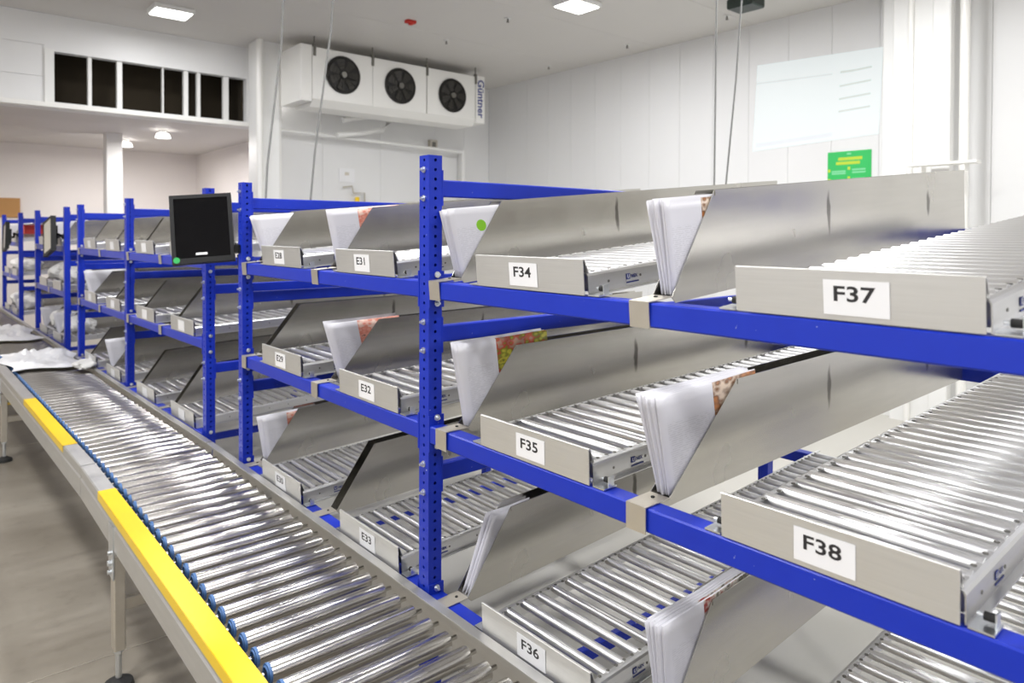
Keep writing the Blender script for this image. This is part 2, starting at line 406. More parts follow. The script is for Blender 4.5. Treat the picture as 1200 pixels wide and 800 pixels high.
REARX = 1.70
TIEK = (2.9, 18.4, 33.2, 62)
def tie_mesh():
    mb = MB().cbox(UX + .003, REARX - .003, .010, .036, -.0225, .0225, .003, 'x')
    mb.box(UX, UX + .004, -.001, UY, -.047, .047).box(REARX - .004, REARX, -.001, UY, -.047, .047)
    return mb.mesh('side_tie', ['blue'])
TIE = tie_mesh()
BEAMS = {}
def beam_mesh(length):
    k = round(length, 3)
    if k not in BEAMS:
        mb = MB().cbox(.0, .043, -length, 0, -BH, 0, .003, 'y')
        mb.box(-.0015, .045, -.005, .0, -BH - .024, .026).box(-.0015, .045, -length, -length + .005, -BH - .024, .026)
        BEAMS[k] = mb.mesh('beam', ['blue'])
    return BEAMS[k]
def rack(name, label, loc, rz, frames, holes=True):
    """frames: local y of the -Y face of every upright frame, ascending"""
    t = thing(name, label, 'rack', loc, (0, 0, rz), 'blue flow racks along the conveyor')
    for y in frames:
        u = obj('upright', UP if holes else UPR, t, (0, y, 0))
        obj('foot_plate', FOOT, u)
        if holes:
            for k in (12, 15, 27, 30, 45, 48):
                if y > frames[0]: obj('bolt', BOLT_Y, u, (UX / 2 + .001, -.006, TOPZ - .025 * k))
                else: obj('bolt', BOLT_Y, u, (UX / 2, 0, TOPZ - .025 * k))
            for k in (1, 4, 17, 20, 32, 35): obj('bolt', BOLT_X, u, (0, UY / 2, TOPZ - .025 * k))
        r = obj('upright', UPR, t, (REARX, y, 0)); obj('foot_plate', FOOT, r)
        for k in TIEK: obj('side_tie', TIE, t, (0, y, TOPZ - .025 * k))
    for a, b in zip(frames, frames[1:]):
        L = b - a - UY
        for lv, z in LV.items():
            obj('front_beam', beam_mesh(L), t, (0, b, z))
            obj('rear_beam', beam_mesh(L), t, (REARX, b, z + SL[lv] * REARX - .004))
    return t

# ------------------------------------------------------------------ lanes, holders
LW = .35
def roller_mesh(r, n, length):
    return MB().cyl((0, -length / 2, 0), (0, length / 2, 0), r, n).cyl((0, -length / 2 - .008, 0), (0, length / 2 + .008, 0), r * .45, 8, caps=True).mesh('roller', ['roller_alu'])
ROLL = {'wide': roller_mesh(.0145, 16, LW - .024), 'slim': roller_mesh(.0105, 12, LW - .024)}
def rail_mesh(side, length, tabs=True):
    # C profile with rounded top; outer web on the 'side' (+1 = +Y)
    o = side
    prof = []
    def P(y, z): return (y * o, z)
    pts = [(0, 0), (.012, 0), (.012, .002), (.002, .002), (.002, .036), (.0, .041), (-.004, .044), (-.012, .044), (-.012, .042), (-.0045, .042), (-.002, .039), (0, .036)]
    outline = [(.0, .0), (.014, .0), (.014, .002), (.002, .002), (.002, .039), (-.001, .0435), (-.006, .045), (-.014, .045), (-.014, .043), (-.006, .043), (-.002, .040), (0, .037)]
    mb = MB().prism([P(*p) for p in outline], 'x', 0, length)
    if tabs:
        n = int(length / .0255)
        for i in range(n):
            x = .03 + i * .0255
            if x > length - .02: break
            mb.cyl((x, -.0135 * o, .0448), (x, -.0135 * o, .0464), .0042, 6, 1)
        for i in range(int(length / .102)):
            x = .06 + i * .102
            mb.cyl((x, .0019 * o, .022), (x, .0030 * o, .022), .003, 6, 1)
    return mb.mesh('side_rail', ['rail_alu', 'grey_metal'])
RAIL = {}
def rails(length):
    k = round(length, 2)
    if k not in RAIL: RAIL[k] = (rail_mesh(1, length), rail_mesh(-1, length))
    return RAIL[k]
def stop_mesh():
    h = .074; th = .0018
    prof = [(0, .001), (th, .001), (th, h - .004), (.004, h - .0025), (.030, .004), (.0316, .005), (.0055, h), (.001, h), (0, h - .001)]
    return MB().prism(prof, 'y', -LW, 0).mesh('stop_plate', ['stop_steel'])
STOP = stop_mesh()
BRK = MB().box(-.018, .02, .004, .034, .0005, .003).box(-.002, .014, .006, .008, .003, .022).cyl((.006, .008, .013), (.006, .022, .013), .006, 10, 1).cyl((.006, .022, .013), (.006, .03, .013), .003, 8).mesh('bracket', ['zinc', 'rubber'])
def label_mesh(s, off=.125, tilt=0):
    mb = MB().box(-.0014, -.0004, -off - .092, -off, .009, .060, 0)
    if s: put_text(mb, s, .031, (-.0017, -off - .043, .039), (0, -1.32, 0), (0, 0, 1), 1, .0006)
    return mb.mesh('label_card', ['label_white', 'ink'])
def logo_mesh(x, z=.02):
    mb = MB().box(x, x + .012, -.0035, -.0025, z - .002, z + .010)
    put_text(mb, 'U', .011, (x + .006, -.0038, z + .004), (1, 0, 0), (0, 0, 1), 1, .0004)
    put_text(mb, 'NEX', .010, (x + .026, -.0030, z + .003), (1, 0, 0), (0, 0, 1), 0, .0004)
    mb.box(x, x + .04, -.0032, -.0026, z - .010, z - .007)
    return mb.mesh('logo_print', ['logo_blue', 'label_white'])
LOGO = None
def lane(rk_loc, rk_rot, yl, lv, text, label, group, kind='slim', length=1.66, detail=2, off=.125, nlab=True):
    global LOGO
    rot = Matrix.Rotation(rk_rot, 4, 'Z'); p = Vector(rk_loc) + rot @ Vector((0, yl, LV[lv] + .0012))
    t = thing('roller_lane', label, 'roller lane', p, (0, -math.atan(SL[lv]), rk_rot), group)
    RL, RR = rails(length)
    obj('side_rail', RL, t, (.034, -.012, .0))
    rr = obj('side_rail', RR, t, (.008, -LW - .003, .0))
    st = obj('stop_plate', STOP, t)
    if text or nlab:
        obj('label_card', label_mesh(text, off), st)
    if detail == 2:
        if LOGO is None: LOGO = logo_mesh(.115)
        obj('logo_print', LOGO, rr, (0, 0, 0))
        obj('bracket', BRK, t, (.02, 0, 0)); obj('bracket', BRK, t, (.02, -LW - .042, 0))
        obj('bracket', BRK, t, (REARX - .09 + .0, 0, 0))
    me = ROLL[kind]; x = .062
    while x < length:
        obj('roller', me, t, (x, -.012 - (LW - .009) / 2, .0345 if kind == 'wide' else .036)); x += .0512
    return t
def holder_mesh(which, slx, length, h, gap):
    th = .0016
    y0 = {'near': -gap, 'far': -th}[which]
    prof = [(.064, .0), (.075, -.012), (length, -.012), (length, h), (.064 + slx, h)]
    mb = MB()
    n = len(prof)
    vs = [(a, y0, b) for a, b in prof] + [(a, y0 + th, b) for a, b in prof]
    mb.add(vs, [tuple(range(n)), tuple(range(2 * n - 1, n - 1, -1))] + [(i, (i + 1) % n, n + (i + 1) % n, n + i) for i in range(n)])
    # hemmed edges along top and slanted front
    s = 1 if which == 'far' else -1
    yy = y0 + (th if which == 'far' else 0)
    ya, yb = sorted((yy, yy + s * .0014))
    mb.box(.064 + slx, length, ya, yb, h - .012, h)
    return mb.mesh('side_sheet', ['holder_steel'])
HM = {}
def holder(rk_loc, rk_rot, yh, lv, label, group, slx=.155, length=1.66, h=.195, gap=.046, detail=2):
    rot = Matrix.Rotation(rk_rot, 4, 'Z'); p = Vector(rk_loc) + rot @ Vector((0, yh, LV[lv] + .0012))
    t = thing('leaflet_holder', label, 'leaflet holder', p, (0, -math.atan(SH[lv]), rk_rot), group)
    k = (round(slx, 3), round(length, 2), round(h, 3), round(gap, 3))
    if k not in HM:
        hook = MB().box(-.006, .066, -gap, 0, 0, .0018).box(-.006, -.0042, -gap, 0, -.048, 0).cyl((.045, -gap * .5, .0018), (.045, -gap * .5, .004), .004, 8, 1)
        HM[k] = (holder_mesh('near', *k[:3], k[3]), holder_mesh('far', *k[:3], k[3]),
                 MB().box(.066, length, -gap + .0016, -.0016, 0, .0016).mesh('base_strip', ['holder_steel']), hook.mesh('beam_hook', ['bracket_steel', 'rubber']))
    a, b, cst, hk = HM[k]
    obj('side_sheet', a, t); obj('side_sheet', b, t); obj('base_strip', cst, t); obj('beam_hook', hk, t)
    return t
def leaflet(rk_loc, rk_rot, lv, yb, mat, label, group, xb=.07, wdt=.26, h=.205, lean=.0, fwd=.045, curl=0.0, droop=0.0, zb=.004, th=.0011):
    nu, nv = 10, 9; V = []; F = []; UVc = []
    sl = SL[lv]
    for side in (0, 1):
        for j in range(nv + 1):
            for i in range(nu + 1):
                u, v = i / nu, j / nv
                x = u * wdt - fwd * v * (1 - .4 * u) + droop * v * v * (1 - u) * -.5
                y = lean * v ** 1.4 + curl * (1 - u) ** 2 * v + (side - .5) * th + .0012 * math.sin(9 * u + 40 * lean)
                z = v * h + sl * x - abs(droop) * v * (1 - u) ** 2
                V.append((x, y, z)); UVc.append((u, v))
    W = nu + 1; K = W * (nv + 1)
    for j in range(nv):
        for i in range(nu):
            a = j * W + i
            F.append((a, a + 1, a + W + 1, a + W)); F.append((K + a, K + a + W, K + a + W + 1, K + a + 1))
    for i in range(nu):
        F.append((i + 1, i, K + i, K + i + 1)); b = nv * W + i; F.append((b, b + 1, K + b + 1, K + b))
    for j in range(nv):
        a = j * W; F.append((a, a + W, K + a + W, K + a)); b = j * W + nu; F.append((b + W, b, K + b, K + b + W))
    me = bpy.data.meshes.new('leaflet'); me.from_pydata(V, [], F); me.materials.append(M[mat])
    uv = me.uv_layers.new(name='UVMap')
    for lp in me.loops: uv.data[lp.index].uv = UVc[lp.vertex_index]
    for pl in me.polygons: pl.use_smooth = pl.index < nu * nv * 2
    me.update()
    rot = Matrix.Rotation(rk_rot, 4, 'Z'); p = Vector(rk_loc) + rot @ Vector((xb, yb, LV[lv] + zb + SL[lv] * xb))
    return tag(obj('leaflet', me, None, p, (0, 0, rk_rot)), label, 'leaflet', group)

# ------------------------------------------------------------------ rack E/F (near)
B = 1.363
O3 = (0, 0, 0)
rack('flow_rack', 'long blue perforated flow rack with lanes marked E and F', O3, 0, [-B, 0, B])
def lab_lane(t, extra=''): return 'aluminium roller lane with stop plate marked ' + t + extra
# (text, y left, level, kind)
TIER = {3: 'top', 2: 'middle', 1: 'lowest'}
for tx, yl, lv, kd, off in [('F34', -.207, 3, 'slim', .122), ('F35', -.222, 2, 'slim', .13), ('F36', -.23, 1, 'slim', .128),
                            ('F37', -.898, 3, 'wide', .145), ('F38', -.873, 2, 'wide', .127), ('F39', -.878, 1, 'slim', .13),
                            ('E28', 1.141, 3, 'slim', .12), ('E29', 1.145, 2, 'slim', .13), ('E30', 1.145, 1, 'slim', .13),
                            ('E31', .520, 3, 'slim', .122), ('E32', .503, 2, 'slim', .13), ('E33', .498, 1, 'slim', .13)]:
    lane(O3, 0, yl, lv, tx, 'aluminium roller lane on the ' + TIER[lv] + ' tier, stop plate marked ' + tx, 'roller lanes of the near rack', kd, 1.66 if lv > 1 else 1.60, 2, off)
HY = {('F', 1, 3): -.007, ('F', 1, 2): -.040, ('F', 1, 1): -.040, ('F', 2, 3): -.676, ('F', 2, 2): -.672, ('F', 2, 1): -.672,
      ('E', 1, 3): 1.356, ('E', 1, 2): 1.356, ('E', 1, 1): 1.345, ('E', 2, 3): .70, ('E', 2, 2): .70, ('E', 2, 1): .70}
CELL = {('F', 1, 3): 'F34', ('F', 1, 2): 'F35', ('F', 1, 1): 'F36', ('F', 2, 3): 'F37', ('F', 2, 2): 'F38', ('F', 2, 1): 'F39',
        ('E', 1, 3): 'E28', ('E', 1, 2): 'E29', ('E', 1, 1): 'E30', ('E', 2, 3): 'E31', ('E', 2, 2): 'E32', ('E', 2, 1): 'E33'}
EMPTY_H = ('E29', 'E33')
for k, yh in HY.items():
    cell = CELL[k]
    slx = {3: .155, 2: .165, 1: .155}[k[2]]
    if k == ('F', 2, 2): slx = .235
    lbl = ('empty steel leaflet holder' if cell in EMPTY_H else 'steel leaflet holder with leaflets') + ' beside roller lane ' + cell
    holder(O3, 0, yh, k[2], lbl, 'leaflet holders of the near rack', slx, 1.68 if k[2] > 1 else 1.62)
PICT = {'paper_brown': 'leaflet with a brown food picture', 'paper_green': 'leaflet with a green and red food picture', 'paper_pink': 'leaflet with a pink food picture',
        'paper_net': 'leaflet with a dark patterned picture', 'paper_disc': 'white leaflet with a green round emblem', 'paper_olive': 'white leaflet with an olive round emblem', 'paper_plain': 'plain white printed leaflet'}
def stack(cell, n, mats, lean0, lean1, h=.19, wdt=.26, curl=0.0, fwd=.03, xb=.07, xj=.006, droop=0.0):
    k = [a for a, b in CELL.items() if b == cell][0]; yh = HY[k]
    for i in range(n):
        f = i / max(1, n - 1)
        yb = yh - .0415 + .026 * f
        ln = lean0 + (lean1 - lean0) * f
        mt = mats[min(i, len(mats) - 1)]
        leaflet(O3, 0, k[2], yb, mt, PICT[mt] + ' standing in the holder beside lane ' + cell, 'leaflets beside lane ' + cell,
                xb=xb + random.uniform(-xj, xj), wdt=wdt, h=h + random.uniform(-.003, .003), lean=ln, fwd=fwd + random.uniform(-.006, .006), curl=curl * (.1 + f), droop=droop)
stack('F37', 13, ['paper_brown', 'paper_plain', 'paper_plain', 'paper_plain', 'paper_plain', 'paper_plain', 'paper_pink', 'paper_plain'], .001, .010, h=.182, wdt=.21, curl=.010, fwd=.028, xb=.076)
stack('F38', 12, ['paper_brown', 'paper_plain'], .001, .010, h=.192, wdt=.33, curl=.008, fwd=.042, xb=.068)
stack('F35', 7, ['paper_green', 'paper_green', 'paper_green', 'paper_plain'], .001, .008, h=.214, wdt=.30, curl=.006, fwd=.03, xb=.068)
stack('F34', 4, ['paper_disc', 'paper_plain'], .0, .006, h=.180, wdt=.22, curl=.010, fwd=.042, xb=.072)
stack('F36', 3, ['paper_olive', 'paper_plain'], .0, .006, h=.182, wdt=.19, curl=.004, fwd=-.09, xb=.068, xj=.004)
stack('F39', 10, ['paper_net', 'paper_plain', 'paper_plain', 'paper_net', 'paper_plain'], .0, .008, h=.196, wdt=.30, curl=.006, fwd=.02, xb=.075)
stack('E31', 3, ['paper_pink', 'paper_pink', 'paper_plain'], .0, .006, h=.195, wdt=.26, curl=.004, fwd=.04, xb=.075)
stack('E32', 2, ['paper_pink', 'paper_plain'], .0, .006, h=.195, wdt=.26, curl=.004, fwd=.05, xb=.080)
stack('E28', 5, ['paper_plain'], .0, .006, h=.185, wdt=.25, curl=.008, fwd=.055, xb=.08)
stack('E30', 2, ['paper_pink', 'paper_plain'], .0, .004, h=.185, wdt=.25, curl=.004, fwd=.03, xb=.08)

# ------------------------------------------------------------------ rack D and beyond
NF = ('inner', 'front')
def bay(loc, rz, yf, tag_s, det, leaf=()):
    for col, (yh, yl) in enumerate(((yf - .01, yf - .215), (yf - .665, yf - .865))):
        for lv in (3, 2, 1):
            lane(loc, rz, yl, lv, '', 'unmarked roller lane, ' + TIER[lv] + ' tier, ' + NF[col] + ' half of ' + tag_s, 'roller lanes of ' + tag_s, 'slim', 1.66 if lv > 1 else 1.6, det, nlab=(det > 0))
            holder(loc, rz, yh, lv, 'steel leaflet holder, ' + TIER[lv] + ' tier, ' + NF[col] + ' half of ' + tag_s, 'leaflet holders of ' + tag_s, .155, 1.68 if lv > 1 else 1.62)
            if (col, lv) in leaf:
                for i in range(2):
                    leaflet(loc, rz, lv, yh - .035 + .02 * i, 'paper_plain', 'white leaflet, ' + TIER[lv] + ' tier, ' + NF[col] + ' half of ' + tag_s, 'leaflets in ' + tag_s, lean=.006 * i, h=.2, fwd=.04)
DL, DR = (.008, 1.86, 0), .0297
rack('flow_rack', 'blue two-bay flow rack behind the tilted black monitor', DL, DR, [0, 1.385, 2.765])
bay(DL, DR, 1.385, 'the bay behind the tilted monitor', 1)
bay(DL, DR, 2.765, 'the second bay behind that monitor', 1, ((1, 1), (0, 2)))
CLc, CR = (-.068, 5.30, 0), .036
rack('flow_rack', 'blue flow rack crammed with white bags beyond the two-bay rack', CLc, CR, [0, 1.37], False)
bay(CLc, CR, 1.37, 'the bag-filled rack', 0, ((1, 1), (0, 1), (1, 3)))
BL, BR = (-.135, 7.9, 0), .029
rack('flow_rack', 'blue flow rack holding a red crate far along the conveyor', BL, BR, [0, 1.37], False)
bay(BL, BR, 1.37, 'the far rack with the red crate', 0, ((1, 1), (0, 3)))

# crumpled white bags
def bag(p, sx, sy, sz, seed, label, group=None, mat='bag_white'):
    rnd = random.Random(seed); ph = [rnd.uniform(0, 6.28) for _ in range(9)]
    nu, nv = 18, 11; V = []; F = []
    for j in range(nv + 1):
        for i in range(nu):
            th = math.pi * j / nv; a = 2 * math.pi * i / nu
            d = 1 + .13 * math.sin(3 * a + ph[0] + 2 * th) + .11 * math.sin(5 * a + ph[1] - 3 * th) + .07 * math.sin(8 * a + ph[2]) * math.sin(th * 4 + ph[3]) + rnd.uniform(-.05, .05)
            x = math.sin(th) * math.cos(a) * d; y = math.sin(th) * math.sin(a) * d; z = math.cos(th) * (1 + .1 * math.sin(3 * a + ph[4]))
            V.append((x * sx, y * sy, max(0, (z + .75)) * sz))
    for j in range(nv):
        for i in range(nu):
            F.append((j * nu + i, j * nu + (i + 1) % nu, (j + 1) * nu + (i + 1) % nu, (j + 1) * nu + i))
    o = MB().add(V, F, 0, False).build('plastic_bag', mat, None, p)
    return tag(o, label, 'bag', group)
def rk(loc, rz, x, y, lv, up=.052):
    q = Vector(loc) + Matrix.Rotation(rz, 4, 'Z') @ Vector((x, y, 0)); q.z = LV[lv] + SL[lv] * x + up; return q
sd = 3
for lv, lst in ((2, ((.14, .35), (.15, .98))), (1, ((.15, .33), (.15, .98)))):
    for x, y in lst:
        bag(rk(CLc, CR, x + .02, y, lv), .12, .12, .085, sd, 'crumpled white plastic bag lying on the ' + TIER[lv] + ' tier of the bag-filled rack', 'bags on the bag-filled rack'); sd += 1
for x, y in ((.16, .36), (.16, .98)):
    bag(rk(BL, BR, x, y, 1), .12, .12, .09, sd, 'white plastic bag on the lowest tier of the far rack', 'bags on the far rack'); sd += 1
    bag(rk(BL, BR, x, y, 2), .12, .12, .07, sd, 'white plastic bag on the middle tier of the far rack', 'bags on the far rack'); sd += 1
def crate(p, sx, sy, sz, mat, label, rz=0):
    t = thing('storage_crate', label, 'crate', p, (0, 0, rz)); th = .006
    mb = MB().box(-sx, sx, -sy, sy, 0, th).box(-sx, sx, -sy, -sy + th, th, sz).box(-sx, sx, sy - th, sy, th, sz).box(-sx, -sx + th, -sy + th, sy - th, th, sz).box(sx - th, sx, -sy + th, sy - th, th, sz)
    mb.build('body', mat, t)
    MB().box(-sx - .006, sx + .006, -sy - .006, -sy, sz - .02, sz).box(-sx - .006, sx + .006, sy, sy + .006, sz - .02, sz).box(-sx - .006, -sx, -sy, sy, sz - .02, sz).box(sx, sx + .006, -sy, sy, sz - .02, sz).build('rim', mat, t)
crate(rk(BL, BR, .23, .33, 3, .075), .15, .13, .10, 'red', 'small red crate on the top tier of the far rack', BR)

# ------------------------------------------------------------------ conveyor
RT = .607
CROLL = MB().cyl((-.428, 0, 0), (-.056, 0, 0), .0215, 20).cyl((-.470, 0, 0), (-.03, 0, 0), .0055, 8, 0).cyl((-.056, 0, 0), (-.050, 0, 0), .012, 10).mesh('roller', ['conveyor_steel'])
CCAP = MB().cyl((-.4345, 0, 0), (-.4275, 0, 0), .0222, 18).ring((-.4350, 0, 0), (1, 0, 0), .015, .003, 14, 5).mesh('end_cap', ['cap_blue'])
def rail_prof(x0, x1, out):
    # x0<x1 top flange, web on the outer side ('out' = -1 left, +1 right)
    z1, z0 = RT, RT - .125; th = .004
    if out < 0:
        return [(x0, z0), (x0 + .018, z0), (x0 + .018, z0 + .004), (x0 + th, z0 + .004), (x0 + th, z1 - .05), (x0 + .010, z1 - .044), (x0 + .010, z1 - .036), (x0 + th, z1 - .030), (x0 + th, z1 - th), (x1, z1 - th), (x1, z1), (x0 + .004, z1), (x0, z1 - .004), (x0, z1 - .026), (x0 + .004, z1 - .032), (x0 + .004, z1 - .046), (x0, z1 - .052)]
    return [(x0, z1 - th), (x1 - th, z1 - th), (x1 - th, z0 + .004), (x1 - .018, z0 + .004), (x1 - .018, z0), (x1, z0), (x1, z1 - .003), (x1 - .003, z1), (x0, z1)]
LEGT = MB().cbox(-.018, .018, -.027, .027, .135, .455, .004, 'z').mesh('leg', ['bracket_steel'])
LEGR = MB().cyl((0, 0, .03), (0, 0, .14), .010, 12).cyl((0, 0, .118), (0, 0, .130), .015, 6, smooth=False).mesh('threaded_rod', ['zinc'])
LEGF = MB().cyl((0, 0, 0), (0, 0, .018), .048, 20, 0, .044).cyl((0, 0, .018), (0, 0, .034), .044, 20, 0, .014).mesh('foot', ['rubber'])
LEGB = MB().box(-.022, -.018, -.035, .035, .38, .56).cyl((-.022, 0, .43), (-.032, 0, .43), .010, 8).cyl((-.022, .0, .40), (-.032, .0, .40), .008, 8).cyl((-.022, -.015, .47), (-.034, -.015, .47), .007, 8).mesh('leg_bracket', ['zinc'])
def conveyor(loc, rz, y0, y1, legs, tapes, label):
    t = thing('roller_conveyor', label, 'conveyor', loc, (0, 0, rz), 'conveyor sections')
    MB().prism(rail_prof(-.520, -.466, -1), 'y', y0 + .002, y1 - .002).build('side_rail', 'conveyor_rail', t)
    MB().prism(rail_prof(-.036, -.007, 1), 'y', y0 + .002, y1 - .002).build('side_rail', 'conveyor_rail', t)
    MB().box(-.462, -.450, y0, y1, RT - .075, RT - .052).build('drive_strip', 'chain_blue', t)
    n = round((y1 - y0) / .0765); pi_ = (y1 - y0) / n
    for i in range(n):
        r = obj('roller', CROLL, t, (0, y0 + (i + .5) * pi_, RT - .0375)); obj('end_cap', CCAP, r)
    for y in legs:
        for x in (-.505, -.03):
            lg = obj('leg', LEGT, t, (x + (.004 if x < -.1 else 0), y, 0))
            obj('threaded_rod', LEGR, lg); obj('foot', LEGF, lg); obj('leg_bracket', LEGB, lg)
        MB().cbox(-.486, -.048, y - .012, y + .012, .26, .30, .003, 'x').build('cross_brace', 'bracket_steel', t)
    for a, b in tapes:
        MB().box(-.5212, -.4655, a, b, RT + .0002, RT + .0014).box(-.5222, -.5205, a, b, RT - .028, RT + .0014).build('yellow_tape', 'yellow_tape', t)
    return t
conveyor((0, 0, 0), 0, -1.35, 1.71, (-.9, 1.13), ((-1.0, 1.352),), 'roller conveyor section with a long yellow edge strip on its left rail')
P2 = (0, 1.71, 0); R2 = .026
conveyor(P2, R2, .016, 2.95, (2.55,), ((.37, 1.50),), 'roller conveyor section with a short yellow edge strip before the white film')
conveyor(P2, R2, 2.95, 6.0, (4.6,), (), 'far roller conveyor section with crumpled white film at its start')
conveyor(P2, R2, 6.0, 8.9, (7.3,), (), 'farthest roller conveyor section reaching the back of the hall')
# white film on the conveyor
def film(p, rz, sx, sy, seed, label):
    rnd = random.Random(seed); nx, ny = 26, 30; V = []; F = []
    g = [[rnd.random() for _ in range(40)] for _ in range(40)]
    for sdv in (0, 1):
        for j in range(ny + 1):
            for i in range(nx + 1):
                u, v = i / nx, j / ny
                ed = min(u, 1 - u, v, 1 - v) * 6
                hgt = .012 + .035 * min(1, ed) * (.35 + g[j][i]) * (.5 + .5 * math.sin(5 * u + 7 * v)) ** 2 + .018 * g[i][j] * min(1, ed)
                x = (u - .5) * sx + .03 * math.sin(9 * v + 2 * u); y = (v - .5) * sy + .05 * math.sin(7 * u + 3 * v)
                V.append((x, y, hgt - sdv * .002))
    W = nx + 1; K = W * (ny + 1)
    for j in range(ny):
        for i in range(nx):
            a = j * W + i; F.append((a, a + 1, a + W + 1, a + W)); F.append((K + a, K + a + W, K + a + W + 1, K + a + 1))
    return tag(MB().add(V, F, 0, True).build('plastic_film', 'film_white', None, p, (0, 0, rz)), label, 'plastic film')
cp = lambda x, y, z=RT: Vector(P2) + Matrix.Rotation(R2, 4, 'Z') @ Vector((x, y, 0)) + Vector((0, 0, z))
film(cp(-.25, 2.86, RT - .006), R2, .44, .82, 5, 'crumpled sheet of white plastic film spread over the conveyor')
film(cp(-.27, 4.6, RT - .006), R2, .40, 1.1, 6, 'wrinkled white film on the far conveyor section')
bag(cp(-.07, 2.30, RT + .001), .07, .09, .035, 44, 'small white plastic scrap at the conveyor edge by the film')

# ------------------------------------------------------------------ monitors
def monitor(base, p, rot, label, wdt=.245, h=.30, lit=None, stickers=True, way=(-.05, .075, .02)):
    """base: point on the upright that carries the arm; p: centre of the screen"""
    t = thing('monitor', label, 'monitor', base, (0, 0, 0), 'monitors on the rack uprights')
    d = .032; R = Euler(rot).to_matrix(); q = Vector(p) - Vector(base)
    def part(mb, name, mat, par=None): return mb.build(name, mat, t, q, rot)
    part(MB().cbox(-wdt / 2, wdt / 2, 0, d, -h / 2, h / 2, .005, 'x'), 'housing', 'black_plastic')
    part(MB().box(-wdt / 2 + .06, wdt / 2 - .06, d, d + .025, -h / 2 + .07, h / 2 - .07), 'back_box', 'black_plastic')
    b = .016
    part(MB().box(-wdt / 2, wdt / 2, -.006, 0, h / 2 - b, h / 2).box(-wdt / 2, wdt / 2, -.006, 0, -h / 2, -h / 2 + b * 1.4).box(-wdt / 2, -wdt / 2 + b, -.006, 0, -h / 2 + b * 1.4, h / 2 - b).box(wdt / 2 - b, wdt / 2, -.006, 0, -h / 2 + b * 1.4, h / 2 - b), 'bezel', 'black_plastic')
    part(MB().box(-wdt / 2 + b, wdt / 2 - b, -.0015, -.0002, -h / 2 + b * 1.4, h / 2 - b), 'screen', lit or 'screen_black')
    if stickers:
        part(MB().cbox(-.03, .015, -.0022, -.0016, -h / 2 + .034, -h / 2 + .044, .0001, 'x'), 'badge', 'white_plastic')
        part(MB().cyl((-wdt / 2 + .018, -.0066, -h / 2 + .016), (-wdt / 2 + .018, -.0062, -h / 2 + .016), .013, 16), 'sticker', 'green')
    e = q + R @ Vector((0, d + .02, 0))
    MB().path([e, e + R @ Vector((0, .035, 0)), Vector(way), Vector((-.018, .018, 0))], .011, 8).build('arm', 'black_plastic', t)
    MB().cbox(-.026, .022, .0005, .024, -.02, .02, .004, 'x').cbox(-.030, -.0215, -.030, .024, -.018, .018, .003, 'y').build('clamp', 'black_plastic', t)
    return t
monitor((.02, 1.4085, 1.475), (-.085, 1.60, 1.560), (math.radians(-15), math.radians(-4.5), math.radians(-22)), 'tilted black monitor clamped to the upright beside lane E28', way=(.05, .21, .01))
monitor((-.05, 5.347, 1.50), (-.16, 5.5, 1.50), (math.radians(-3), math.radians(-14), math.radians(-84)), 'slim pale-faced monitor seen edge-on above the bag-filled rack', .26, .30, 'cream_plastic', False)
monitor((-.117, 7.947, 1.50), (-.25, 8.07, 1.48), (math.radians(-3), math.radians(-10), math.radians(-88)), 'small dark monitor seen edge-on at the far rack', .26, .30, None, False)

# ------------------------------------------------------------------ cooling unit
cu = thing('cooling_unit', 'white three-fan ceiling cooling unit in the far corner', 'cooling unit', (0, 5.795, 2.985))
H = .615
MB().cbox(2.20, 2.33, 0, .55, .0, H, .006, 'z').build('end_panel', 'white_enamel', cu)
for x in (2.335, 3.085, 3.845):
    MB().cbox(x, x + .745, .004, .55, .03, H - .01, .006, 'x').build('fan_casing', 'white_enamel', cu)
ep = MB().cbox(4.605, 4.75, .0, .55, .0, H, .006, 'z').build('end_panel', 'white_enamel', cu)
mb = MB(); put_text(mb, 'Güntner', .145, (4.678, -.002, .32), (1, 0, 0), (0, 0, 1), 0, .003, -math.pi / 2)
mb.build('brand_lettering', 'logo_blue', ep)
MB().prism([(.0, .03), (.55, .03), (.42, -.045), (.08, -.045)], 'x', 2.34, 4.60).build('drip_tray', 'white_enamel', cu)
BLADE = None
for x, dz in ((2.702, .34), (3.453, .32), (4.222, .305)):
    f = MB().cyl((0, -.004, 0), (0, .003, 0), .205, 32).build('fan', 'dark_fan', cu, (x, .0, dz))
    MB().ring((0, -.008, 0), (0, 1, 0), .205, .010, 32, 6).build('fan_ring', 'dark_fan', f)
    bl = MB()
    for i in range(7):
        a = i * 2 * math.pi / 7; ca, sa = math.cos(a), math.sin(a)
        pts = [(.05, -.02), (.17, -.045), (.185, .0), (.17, .05), (.05, .02)]
        vs = [(r * ca - s * sa, -.014 + s * .18, r * sa + s * ca) for r, s in pts] + [(r * ca - s * sa, -.017 + s * .18, r * sa + s * ca) for r, s in pts]
        bl.add(vs, [(0, 1, 2, 3, 4), (9, 8, 7, 6, 5)] + [(q, (q + 1) % 5, 5 + (q + 1) % 5, 5 + q) for q in range(5)])
    bl.build('fan_blades', 'fan_blade', f)
    g = MB()
    for R in (.06, .10, .14, .18): g.ring((0, -.032, 0), (0, 1, 0), R, .0022, 24, 4)
    for i in range(6):
        a = i * math.pi / 3 + .4; g.cyl((.03 * math.cos(a), -.032, .03 * math.sin(a)), (.205 * math.cos(a), -.016, .205 * math.sin(a)), .0022, 5)
    g.build('fan_guard', 'dark_fan', f)
    MB().cyl((0, -.038, 0), (0, -.012, 0), .034, 16).build('fan_hub', 'grey_metal', f)
